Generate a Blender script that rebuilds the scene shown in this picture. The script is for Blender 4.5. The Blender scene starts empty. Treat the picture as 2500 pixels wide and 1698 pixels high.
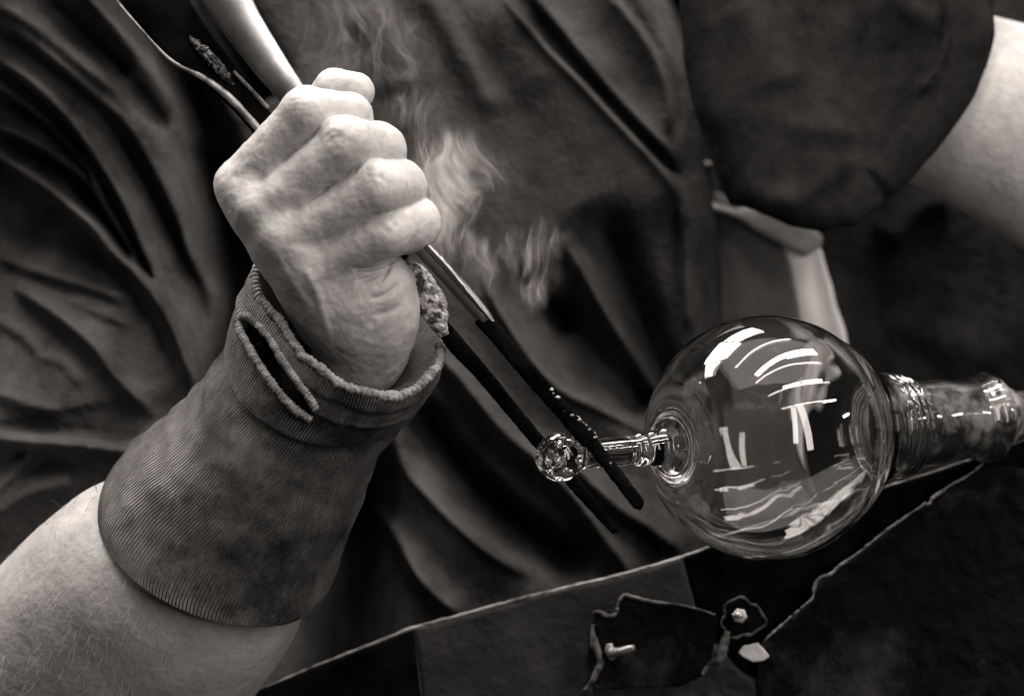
import bpy, math, random
import numpy as np
from mathutils import Vector
rng = np.random.default_rng(7); random.seed(7)
C = bpy.context.scene
# ------------------------------------------------------------------ units
# "u" = 1/6000 m.  U(px,py,d): a point d units nearer to the camera than the glass bulb's centre plane
S = 1/6000.0; DC = 9600.0
def U(px, py, d=0.0):
    k = (DC-d)/DC
    return np.array([(px-1250)*k, -d, (849-py)*k])
def W(px, py, d=0.0): return Vector(U(px, py, d)*S)
# ------------------------------------------------------------------ camera, world, lights
cd = bpy.data.cameras.new('camera'); cam = bpy.data.objects.new('camera', cd); C.collection.objects.link(cam)
cam.location = (0, -DC*S, 0); cam.rotation_euler = (math.radians(90), 0, 0)
cd.sensor_width = 36; cd.lens = 36*DC/2500; cd.clip_start = .05; cd.clip_end = 60
cd.dof.use_dof = True; cd.dof.focus_distance = (DC-190)*S; cd.dof.aperture_fstop = (cd.lens/1000)/0.019
C.camera = cam
w = bpy.data.worlds.new("World"); C.world = w; w.use_nodes = True
bg = w.node_tree.nodes['Background']; bg.inputs[0].default_value = (1, .925, .87, 1); bg.inputs[1].default_value = .02
C.view_settings.view_transform = 'Standard'; C.view_settings.look = 'None'
C.view_settings.exposure = .3; C.view_settings.gamma = 1
TINT = (1, .912, .850)
def strip(a, b, width, power, aim=(0, 0, 0)):
    a = Vector(a); b = Vector(b); mid = (a+b)/2
    l = bpy.data.lights.new('room_or_added_light', 'AREA'); l.shape = 'RECTANGLE'
    l.size = (b-a).length; l.size_y = width; l.energy = power; l.color = TINT
    o = bpy.data.objects.new('room_or_added_light', l); C.collection.objects.link(o); o.location = mid
    x = (b-a).normalized(); z = (mid-Vector(aim)); z = (z-x*z.dot(x)).normalized(); y = z.cross(x)
    from mathutils import Matrix
    o.rotation_euler = Matrix((x, y, z)).transposed().to_euler()
    return o
# rows of ceiling lamps over the bench, then side lights and added strips (x right, y away from the camera, z up), metres
strip((-1.38, -.06, 1.55), (-.92, .29, 1.55), .34, 12)
strip((-.90, .31, 1.56), (-.48, .62, 1.56), .52, 22)
strip((-.46, .66, 1.55), (.05, 1.0, 1.55), .36, 14)
strip((-.25, -.86, 1.55), (.42, -.16, 1.55), .12, 17)
strip((.46, -.17, 1.55), (.98, .38, 1.55), .17, 14)
strip((.50, -1.35, 1.55), (.98, -.98, 1.55), .09, 6)
strip((1.03, -.93, 1.55), (1.52, -.54, 1.55), .11, 6)
strip((-1.7, .02, .75), (-1.7, .08, 1.45), .14, 8)
strip((1.55, -.95, .95), (1.9, -.6, 1.0), .05, 4)  # added strip at the right, for sparkle on the glass
strip((1.9, -.5, .45), (2.0, -.2, .5), .06, 3)  # second added strip, lower down, for another glint on the bulb
strip((1.22, -1.40, -.35), (.92, -1.42, 1.0), .24, 7)
strip((.70, -1.48, -.15), (.72, -1.50, .9), .15, 4)   # tall window in front, to the right
for s_, z_, h_, wd_, pw_ in ((-.18, 2.1, 1.0, .05, 6), (.86, 2.0, 1.3, .05, 7), (1.85, 2.0, 1.5, .06, 7), (2.5, 1.5, 1.2, .06, 6)):  # added overhead strips that lay more streaks on the bulb
    cx_, cy_ = .62*s_, -.78*s_
    strip((cx_-.78*h_, cy_-.62*h_, z_), (cx_+.78*h_, cy_+.62*h_, z_), wd_, pw_)
strip((-1.3, -.55, 2.3), (1.5, -.25, 2.3), 2.4, 17)   # added glowing panel in place of the ceiling, brightens the bulb
C.cycles.use_denoising = True
C.cycles.max_bounces = 24; C.cycles.transmission_bounces = 20; C.cycles.glossy_bounces = 8
C.cycles.diffuse_bounces = 2; C.cycles.transparent_max_bounces = 16; C.cycles.volume_bounces = 1
C.cycles.sample_clamp_indirect = 4; C.cycles.blur_glossy = .3
C.cycles.volume_step_rate = 1.0
# ------------------------------------------------------------------ materials
def nn(nt, typ, **kw):
    n = nt.nodes.new(typ)
    for k, v in kw.items():
        if hasattr(n, k): setattr(n, k, v)
        else: n.inputs[k].default_value = v
    return n
def g(v, t=1.0): return (v*(1+.0*t), v*.985, v*.975, 1)
def mat(name, c0, c1, scale=20, rough=.8, metal=0, bump=.2, bscale=200, bdist=.0006, spec=.3, detail=6, sss=0, lo=.35, hi=.65, stretch=(1, 1, 1)):
    m = bpy.data.materials.new(name); m.use_nodes = True; nt = m.node_tree; b = nt.nodes['Principled BSDF']
    tc = nn(nt, 'ShaderNodeTexCoord'); mp = nn(nt, 'ShaderNodeMapping'); mp.inputs['Scale'].default_value = stretch
    nt.links.new(tc.outputs['Object'], mp.inputs[0])
    n1 = nn(nt, 'ShaderNodeTexNoise'); n1.inputs['Scale'].default_value = scale; n1.inputs['Detail'].default_value = detail; n1.inputs['Roughness'].default_value = .5 if detail < 9 else .72
    nt.links.new(mp.outputs[0], n1.inputs['Vector'])
    r = nn(nt, 'ShaderNodeMapRange'); r.inputs[1].default_value = lo; r.inputs[2].default_value = hi
    nt.links.new(n1.outputs[0], r.inputs[0])
    mx = nn(nt, 'ShaderNodeMix', data_type='RGBA'); mx.inputs[6].default_value = g(c0); mx.inputs[7].default_value = g(c1)
    nt.links.new(r.outputs[0], mx.inputs[0]); nt.links.new(mx.outputs[2], b.inputs['Base Color'])
    n2 = nn(nt, 'ShaderNodeTexNoise'); n2.inputs['Scale'].default_value = bscale; n2.inputs['Detail'].default_value = 4
    nt.links.new(mp.outputs[0], n2.inputs['Vector'])
    bp = nn(nt, 'ShaderNodeBump'); bp.inputs['Strength'].default_value = bump; bp.inputs['Distance'].default_value = bdist
    nt.links.new(n2.outputs[0], bp.inputs['Height']); nt.links.new(bp.outputs[0], b.inputs['Normal'])
    b.inputs['Roughness'].default_value = rough; b.inputs['Metallic'].default_value = metal
    b.inputs['Specular IOR Level'].default_value = spec
    if sss:
        b.inputs['Subsurface Weight'].default_value = sss; b.inputs['Subsurface Scale'].default_value = .004
        b.inputs['Subsurface Radius'].default_value = (1, .8, .7)
    m['bsdf'] = 1
    return m
M = {}
M['skin'] = mat('skin', .30, .46, 55, .5, 0, .5, 260, .0011, .35, sss=.2, detail=9)
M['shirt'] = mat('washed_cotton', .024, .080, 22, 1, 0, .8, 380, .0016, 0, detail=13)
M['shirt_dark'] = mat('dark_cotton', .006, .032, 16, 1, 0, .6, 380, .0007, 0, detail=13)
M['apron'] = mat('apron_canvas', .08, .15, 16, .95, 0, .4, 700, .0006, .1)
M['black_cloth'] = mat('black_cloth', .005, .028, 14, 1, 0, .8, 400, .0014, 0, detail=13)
M['towel'] = mat('white_cloth', .75, .9, 20, .9, 0, .5, 400, .001, .1)
M['belt'] = mat('webbing', .22, .38, 30, .9, 0, .5, 500, .001, .1)
M['steel'] = mat('worn_steel', .14, .34, 40, .38, 1, .3, 300, .0003, .5, stretch=(1, 1, .4))
M['oxide'] = mat('black_oxide_steel', .0015, .005, 60, .85, 0, .4, 400, .0005, .0)
M['crust'] = mat('pitted_scale', .05, .42, 330, .6, .4, 1.0, 420, .0016, .4, lo=.42, hi=.56)
M['glossblack'] = mat('glossy_black_wrap', .004, .010, 90, .12, 0, 1.0, 420, .004, .7)
M['plate'] = mat('grimy_plate', .008, .026, 30, .7, .2, .8, 200, .001, .3)
M['platedark'] = mat('sooty_plate', .0012, .05, 13, .85, 0, 1, 110, .003, .1, lo=.54, hi=.78, detail=12)
M['edge'] = mat('lit_edge_steel', .02, .3, 110, .5, .3, .7, 200, .001, .4)  # pale tone and dark breaks put the edges' highlights into the colour
M['rust'] = mat('mottled_pipe', .010, .26, 70, .5, .0, .7, 220, .001, .3, lo=.45, hi=.62, detail=10)
M['bolt'] = mat('bolt_steel', .25, .5, 50, .4, .7, .4, 200, .0006, .5)
M['chip'] = mat('pale_chip', .4, .6, 60, .8, 0, .4, 200, .0008, .2)
M['wall'] = mat('workshop_wall', .16, .2, 2, .9, 0, .2, 20, .002, .2)
M['hair'] = mat('pale_hair', .5, .6, 50, .5, 0, 0, 50, .0001, .4)
M['hairdark'] = mat('dark_hair', .03, .06, 50, .5, 0, 0, 50, .0001, .3)
def glass_mat():
    m = bpy.data.materials.new('clear_glass'); m.use_nodes = True; nt = m.node_tree; b = nt.nodes['Principled BSDF']
    b.inputs['Base Color'].default_value = (.985, .985, .98, 1); b.inputs['Roughness'].default_value = 0
    b.inputs['Transmission Weight'].default_value = 1; b.inputs['IOR'].default_value = 1.58
    tc = nn(nt, 'ShaderNodeTexCoord'); n = nn(nt, 'ShaderNodeTexNoise'); n.inputs['Scale'].default_value = 22; n.inputs['Detail'].default_value = 1
    bp = nn(nt, 'ShaderNodeBump'); bp.inputs['Strength'].default_value = .4; bp.inputs['Distance'].default_value = .0014
    nt.links.new(tc.outputs['Object'], n.inputs['Vector']); nt.links.new(n.outputs[0], bp.inputs['Height']); nt.links.new(bp.outputs[0], b.inputs['Normal'])
    return m
M['glass'] = glass_mat()
def cuff_mat():
    m = mat('ribbed_knit', .07, .38, 17, 1, 0, .6, 700, .0008, 0, lo=.38, hi=.64, detail=12); nt = m.node_tree; b = nt.nodes['Principled BSDF']
    uv = nn(nt, 'ShaderNodeUVMap'); sp = nn(nt, 'ShaderNodeSeparateXYZ'); nt.links.new(uv.outputs[0], sp.inputs[0])
    nz = nn(nt, 'ShaderNodeTexNoise'); nz.inputs['Scale'].default_value = 40; nz.inputs['Detail'].default_value = 3
    tc = nn(nt, 'ShaderNodeTexCoord'); nt.links.new(tc.outputs['Object'], nz.inputs['Vector'])
    a1 = nn(nt, 'ShaderNodeMath', operation='MULTIPLY_ADD'); nt.links.new(sp.outputs[0], a1.inputs[0]); a1.inputs[1].default_value = 2*math.pi*205
    a2 = nn(nt, 'ShaderNodeMath', operation='MULTIPLY'); nt.links.new(nz.outputs[0], a2.inputs[0]); a2.inputs[1].default_value = 9
    nt.links.new(a2.outputs[0], a1.inputs[2])
    s = nn(nt, 'ShaderNodeMath', operation='SINE'); nt.links.new(a1.outputs[0], s.inputs[0])
    v1 = nn(nt, 'ShaderNodeMath', operation='MULTIPLY'); nt.links.new(sp.outputs[1], v1.inputs[0]); v1.inputs[1].default_value = 2*math.pi*130
    s2 = nn(nt, 'ShaderNodeMath', operation='SINE'); nt.links.new(v1.outputs[0], s2.inputs[0])
    ad = nn(nt, 'ShaderNodeMath', operation='MULTIPLY_ADD'); nt.links.new(s2.outputs[0], ad.inputs[0]); ad.inputs[1].default_value = .0; nt.links.new(s.outputs[0], ad.inputs[2])
    bp = nn(nt, 'ShaderNodeBump'); bp.inputs['Strength'].default_value = 1; bp.inputs['Distance'].default_value = .0018
    nt.links.new(ad.outputs[0], bp.inputs['Height'])
    old = b.inputs['Normal'].links[0].from_node
    nt.links.new(old.outputs[0], bp.inputs['Normal']); nt.links.new(bp.outputs[0], b.inputs['Normal'])
    return m
M['cuff'] = cuff_mat()
M['hem'] = mat('stitched_hem', .09, .25, 160, .95, 0, 1, 380, .002, .1)
# ------------------------------------------------------------------ object helpers
def setp(o, label=None, cat=None, group=None, kind=None):
    if label: o['label'] = label
    if cat: o['category'] = cat
    if group: o['group'] = group
    if kind: o['kind'] = kind
    return o
def empty(name, u):
    o = bpy.data.objects.new(name, None); C.collection.objects.link(o); o.location = Vector(u)*S; o.empty_display_size = .02
    return o
def obj(name, v, f, m, parent=None, smooth=True, uv=None, orient=True):
    """v in u units (world); f face list/array"""
    v = np.asarray(v, float)*S
    off = np.zeros(3)
    if parent is not None: 
        p = parent
        while p is not None: off = off+np.array(p.location); p = p.parent
    else: off = v.mean(0)
    if uv is None and orient:
        w_ = v-v.mean(0); vol = 0.0
        fl = f if isinstance(f, list) else f.tolist()
        q4 = np.array([[q[0], q[1], q[2]] for q in fl]+[[q[0], q[2], q[3]] for q in fl if len(q) > 3 and len(q) < 5])
        vol = np.einsum('ij,ij->i', w_[q4[:, 0]], np.cross(w_[q4[:, 1]], w_[q4[:, 2]])).sum()
        if vol < 0: f = [q[::-1] for q in fl]
    me = bpy.data.meshes.new(name)
    me.from_pydata((v-off).tolist(), [], f if isinstance(f, list) else f.tolist()); me.validate(); me.update()
    if smooth: me.polygons.foreach_set('use_smooth', [True]*len(me.polygons))
    if uv is not None:
        l = me.uv_layers.new(name='UVMap'); li = np.zeros(len(me.loops), int); me.loops.foreach_get('vertex_index', li)
        # seam safe: per-loop uv passed through dict of face arrays
        l.data.foreach_set('uv', uv.reshape(-1).astype(np.float32))
    me.materials.append(M[m] if isinstance(m, str) else m)
    o = bpy.data.objects.new(name, me); C.collection.objects.link(o)
    if parent is not None: o.parent = parent
    else: o.location = off
    return o
def spl(pts, n):
    """Catmull-Rom through rows of pts, n samples"""
    p = np.asarray(pts, float); m = len(p)
    p = np.vstack([2*p[0]-p[1], p, 2*p[-1]-p[-2]])
    t = np.linspace(0, m-1-1e-9, n); i = t.astype(int); u = (t-i)[:, None]
    a, b, c, d = p[i], p[i+1], p[i+2], p[i+3]
    return .5*((2*b)+(-a+c)*u+(2*a-5*b+4*c-d)*u*u+(-a+3*b-3*c+d)*u**3)
def vnoise(p, sc, seed=0):
    """smooth value noise in [-1,1], p Nx3 (u units)"""
    q = np.asarray(p)/sc+seed*17.31; i = np.floor(q).astype(np.int64); f = q-i; f = f*f*(3-2*f)
    def h(a):
        n = (a[:, 0]*374761393+a[:, 1]*668265263+a[:, 2]*2147483647+seed*1274126177) & 0xffffffff
        n = ((n ^ (n >> 13))*1274126177) & 0xffffffff
        return ((n ^ (n >> 16)) & 0xffff)/32767.5-1
    r = 0
    for dx in (0, 1):
        for dy in (0, 1):
            for dz in (0, 1):
                wgt = (f[:, 0] if dx else 1-f[:, 0])*(f[:, 1] if dy else 1-f[:, 1])*(f[:, 2] if dz else 1-f[:, 2])
                r = r+wgt*h(i+np.array([dx, dy, dz]))
    return r
def pdist(x, z, poly):
    """distance of points to an open polyline, and parameter 0..1 along it, and side"""
    best = np.full(x.shape, 1e9, np.float64); par = np.zeros(x.shape); side = np.zeros(x.shape)
    p = np.asarray(poly, float); L = np.r_[0, np.cumsum(np.hypot(*(p[1:]-p[:-1]).T))]
    for k in range(len(p)-1):
        ax, az = p[k]; bx, bz = p[k+1]; dx, dz = bx-ax, bz-az; l2 = dx*dx+dz*dz+1e-9
        t = np.clip(((x-ax)*dx+(z-az)*dz)/l2, 0, 1); ex = x-ax-t*dx; ez = z-az-t*dz; d = np.hypot(ex, ez)
        m = d < best; best = np.where(m, d, best); par = np.where(m, (L[k]+t*(L[k+1]-L[k]))/L[-1], par)
        side = np.where(m, np.sign(dx*ez-dz*ex), side)
    return best, par, side
def polysd(x, z, poly):
    """signed distance to closed polygon (negative inside)"""
    p = np.asarray(poly, float); n = len(p); d = np.full(x.shape, 1e18); ins = np.zeros(x.shape, bool)
    for k in range(n):
        ax, az = p[k]; bx, bz = p[(k+1) % n]; dx, dz = bx-ax, bz-az
        t = np.clip(((x-ax)*dx+(z-az)*dz)/(dx*dx+dz*dz+1e-9), 0, 1)
        d = np.minimum(d, (x-ax-t*dx)**2+(z-az-t*dz)**2)
        if az != bz:
            c = ((az > z) != (bz > z)) & (x < (bx-ax)*(z-az)/(bz-az)+ax); ins ^= c
    d = np.sqrt(d); return np.where(ins, -d, d)
def mesh_sdf(f, lo, hi, h, margin=12, newton=2):
    lo = np.asarray(lo, float); hi = np.asarray(hi, float); B = 8
    nb = np.ceil((hi-lo)/(h*B)).astype(int); n = nb*B+1
    V = np.empty(n, np.float32)
    bi = np.stack(np.meshgrid(*[np.arange(k) for k in nb], indexing='ij'), -1).reshape(-1, 3)
    fc = f(lo+(bi+.5)*B*h); keep = np.abs(fc) < B*h*.9+margin
    big = np.repeat(np.repeat(np.repeat(fc.reshape(nb), B, 0), B, 1), B, 2)
    V[:-1, :-1, :-1] = big; V[-1] = 1e3; V[:, -1] = 1e3; V[:, :, -1] = 1e3
    ax = np.arange(B+1); loc = np.stack(np.meshgrid(ax, ax, ax, indexing='ij'), -1).reshape(-1, 3)
    kb = bi[keep]
    for s in range(0, len(kb), 400):
        q = kb[s:s+400][:, None, :]*B+loc[None]; q = q.reshape(-1, 3)
        V[q[:, 0], q[:, 1], q[:, 2]] = f(lo+q*h)
    ins = V < 0; cs = np.array(n)-1
    cnt = np.zeros(cs, np.int8)
    for dx in (0, 1):
        for dy in (0, 1):
            for dz in (0, 1): cnt += ins[dx:dx+cs[0], dy:dy+cs[1], dz:dz+cs[2]]
    cells = np.argwhere((cnt > 0) & (cnt < 8)); idx = -np.ones(cs, np.int32); idx[tuple(cells.T)] = np.arange(len(cells))
    acc = np.zeros((len(cells), 3)); num = np.zeros(len(cells))
    cor = [(a, b, c) for a in (0, 1) for b in (0, 1) for c in (0, 1)]
    for a in cor:
        for d in range(3):
            if a[d]: continue
            b = list(a); b[d] = 1
            va = V[tuple((cells+a).T)]; vb = V[tuple((cells+b).T)]; m = (va < 0) != (vb < 0)
            t = np.where(m, va/np.where(m, va-vb, 1), 0); pt = np.array(a, float)+np.zeros((len(cells), 3)); pt[:, d] += t
            acc[m] += pt[m]; num += m
    v = lo+(cells+acc/num[:, None])*h
    faces = []
    for d in range(3):
        e1, e2 = [(1, 2), (2, 0), (0, 1)][d]
        sl = [slice(1, cs[k]) for k in range(3)]; sl[d] = slice(0, cs[d])
        sa = tuple(sl); sl2 = list(sl); sl2[d] = slice(1, cs[d]+1); sb = tuple(sl2)
        A = ins[sa]; Bv = ins[sb]; ed = np.argwhere(A != Bv); base = ed.copy()
        for k in range(3):
            if k != d: base[:, k] += 1
        sgn = A[tuple(ed.T)]
        o1 = np.zeros(3, int); o1[e1] = -1; o2 = np.zeros(3, int); o2[e2] = -1
        q = np.stack([idx[tuple((base+o1+o2).T)], idx[tuple((base+o2).T)], idx[tuple(base.T)], idx[tuple((base+o1).T)]], 1)
        q[~sgn] = q[~sgn][:, ::-1]; faces.append(q)
    F = np.vstack(faces); F = F[(F >= 0).all(1)]
    for _ in range(newton):
        e = h*.4; fv = f(v); gr = np.stack([f(v+np.eye(3)[k]*e)-f(v-np.eye(3)[k]*e) for k in range(3)], 1)/(2*e)
        v = v-np.clip(fv, -h, h)[:, None]*gr/np.maximum((gr**2).sum(1), .25)[:, None]*.8
    return v, F
def cone(p, a, b, ra, rb):
    ba = b-a; l2 = ba@ba; t = np.clip((p-a)@ba/l2, 0, 1)
    return np.linalg.norm(p-a-t[:, None]*ba, axis=1)-(ra+t*(rb-ra))
def smin(a, b, k):
    h = np.maximum(k-np.abs(a-b), 0)/k
    return np.minimum(a, b)-h*h*k*.25
def grid_faces(n, m, closed=True):
    f = []
    mm = m if closed else m-1
    i = np.arange(n-1)[:, None]; j = np.arange(mm)[None]
    j2 = (j+1) % m
    return np.stack([i*m+j, i*m+j2, (i+1)*m+j2, (i+1)*m+j], -1).reshape(-1, 4)
def grid_uv(n, m):
    i = np.arange(n-1)[:, None]+0*np.arange(m)[None]; j = np.arange(m)[None]+0*i
    q = np.stack([np.stack([j/m, i/(n-1)], -1), np.stack([(j+1)/m, i/(n-1)], -1), np.stack([(j+1)/m, (i+1)/(n-1)], -1), np.stack([j/m, (i+1)/(n-1)], -1)], 2)
    return q.reshape(-1, 2)
def bar(path, hw, ht, n=80, m=20, e=3.0, amp=0, nsc=10, seed=0, cap=True):
    """path rows (px,py,d); half width in picture plane, half thickness in depth; superellipse section"""
    P = np.array([U(*q) for q in path]); k = np.c_[P, np.atleast_1d(hw)+0*P[:, 0], np.atleast_1d(ht)+0*P[:, 0]]
    q = spl(k, n); c = q[:, :3]; T = np.gradient(c, axis=0); T /= np.linalg.norm(T, axis=1)[:, None]
    sx = np.cross(T, [0, -1, 0]); sx /= np.linalg.norm(sx, axis=1)[:, None]; sy = np.cross(sx, T)
    th = np.arange(m)/m*2*math.pi; cx = np.sign(np.cos(th))*np.abs(np.cos(th))**(2/e); cy = np.sign(np.sin(th))*np.abs(np.sin(th))**(2/e)
    V = c[:, None]+q[:, 3, None, None]*cx[None, :, None]*sx[:, None]+q[:, 4, None, None]*cy[None, :, None]*sy[:, None]
    V = V.reshape(-1, 3)
    if amp:
        ctr = np.repeat(c, m, 0); dr = V-ctr; L = np.linalg.norm(dr, axis=1)[:, None]+1e-6
        V = V+dr/L*(amp*(vnoise(V, nsc, seed)+.5*vnoise(V, nsc*.45, seed+1)))[:, None]
    F = grid_faces(n, m).tolist()
    if cap: F += [list(range(m))[::-1], [(n-1)*m+j for j in range(m)]]
    return V, F
def tube(path, r, n=120, m=12, amp=0, nsc=8, seed=0, stitch=None):
    P = np.array([U(*q) for q in path]); q = spl(P, n); T = np.gradient(q, axis=0); T /= np.linalg.norm(T, axis=1)[:, None]
    sx = np.cross(T, [0.05, -1, 0.02]); sx /= np.linalg.norm(sx, axis=1)[:, None]; sy = np.cross(sx, T)
    th = np.arange(m)/m*2*math.pi
    R = np.interp(np.linspace(0, 1, n), np.linspace(0, 1, len(np.atleast_1d(r))), np.atleast_1d(r)) if np.ndim(r) else np.full(n, r)
    R = R[:, None]+0*th[None]
    if stitch:
        s = np.r_[0, np.cumsum(np.linalg.norm(q[1:]-q[:-1], axis=1))]
        R = R*(1+.075*np.sin(s[:, None]/stitch*2*math.pi+th[None]*1.0))
    V = (q[:, None]+R[..., None]*(np.cos(th)[None, :, None]*sx[:, None]+np.sin(th)[None, :, None]*sy[:, None])).reshape(-1, 3)
    if amp:
        dr = V-np.repeat(q, m, 0); V = V+dr/(np.linalg.norm(dr, axis=1)[:, None]+1e-6)*(amp*vnoise(V, nsc, seed))[:, None]
    F = grid_faces(n, m).tolist(); F += [list(range(m))[::-1], [(n-1)*m+j for j in range(m)]]
    return V, F
def merge(parts):
    V = []; F = []; o = 0
    for v, f in parts:
        V.append(np.asarray(v)); f = f if isinstance(f, list) else f.tolist(); F += [[i+o for i in q] for q in f]; o += len(v)
    return np.vstack(V), F
def solid(poly, d, T, R, h, folds=None, curve=None):
    """solid of real thickness with traced outline: poly (px,py), centre depth d, half thickness T, edge rounding R"""
    P = np.array([U(x, y, d)[[0, 2]] for x, y in poly])
    def f(p):
        s = polysd(p[:, 0], p[:, 2], P)
        y = -p[:, 1]-d
        if curve is not None: y = y-curve(p)
        a = s+R; b = np.abs(y)-(T-R)
        r = np.hypot(np.maximum(a, 0), np.maximum(b, 0))+np.minimum(np.maximum(a, b), 0)-R
        if folds is not None: r = r-folds(p)
        return r
    lo = np.array([P[:, 0].min(), -d-T, P[:, 1].min()])-40; hi = np.array([P[:, 0].max(), -d+T, P[:, 1].max()])+40
    if curve is not None: lo[1] -= 150; hi[1] += 150
    return mesh_sdf(f, lo, hi, h, margin=30)
HS = 1.0
def ridges(x, z, d, rs):
    """height field of cloth folds: rs = list of (poly px, lit-side width, height[, shade side, shade-side width]);
    shade side -1 / +1 = the steep flank lies left / right of the line's direction as seen in the picture"""
    H = np.zeros(x.shape); k = (DC-d)/DC
    for r_ in rs:
        poly, wd, ht = r_[:3]; sh = r_[3] if len(r_) > 3 else 0; ws = r_[4] if len(r_) > 4 else wd
        P = spl(np.array([[(a-1250)*k, (849-b)*k] for a, b in poly]), 30)
        m = (x > P[:, 0].min()-4*wd) & (x < P[:, 0].max()+4*wd) & (z > P[:, 1].min()-4*wd) & (z < P[:, 1].max()+4*wd)
        if not m.any(): continue
        ds, t, s = pdist(x[m], z[m], P)
        fade = np.clip(np.minimum(t, 1-t)*6, 0, 1); fade = fade*fade*(3-2*fade)
        e = ds*s*sh   # >0 on the steep side
        if sh:
            v_ = np.where(e > 0, np.exp(-(e/ws)**2), np.exp(-(e/13.0)**2)*.34+np.exp(-(e/wd)**2)*.46+.2*np.exp(-np.abs(e)/wd))
            far = np.exp(-(ds/(2.2*wd))**2)
            v_ = np.where(e > 0, v_-.35*(1-v_)*far, v_)
        else: v_ = np.exp(-(ds/wd)**2)
        H[m] += HS*ht*fade*v_
    return H
F1 = lambda l: [(a*1.0762, b*1.0762) for a, b in l]
Z8 = lambda l: [(a/1.753, b/1.753) for a, b in l]
Z7 = lambda l: [(1500+a/1.753, b/1.753) for a, b in l]
Z2 = lambda l: [(450+a/2.63, 550+b/2.63) for a, b in l]
# ------------------------------------------------------------------ setting
v = np.array([U(-3500, -3000, -6000), U(6500, -3000, -6000), U(6500, 4500, -6000), U(-3500, 4500, -6000)])
v = np.vstack([v, v+[0, 60, 0]])
o = obj('wall', v, [[0, 3, 2, 1], [4, 5, 6, 7], [0, 1, 5, 4], [1, 2, 6, 5], [2, 3, 7, 6], [3, 0, 4, 7]], 'wall', smooth=False); setp(o, kind='structure')
# ------------------------------------------------------------------ person
person = setp(empty('person', U(1200, 1700, -1000)), 'glassblower in dark shirt gripping tongs, wearing a grey ribbed cuff on the wrist', 'person')
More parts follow.
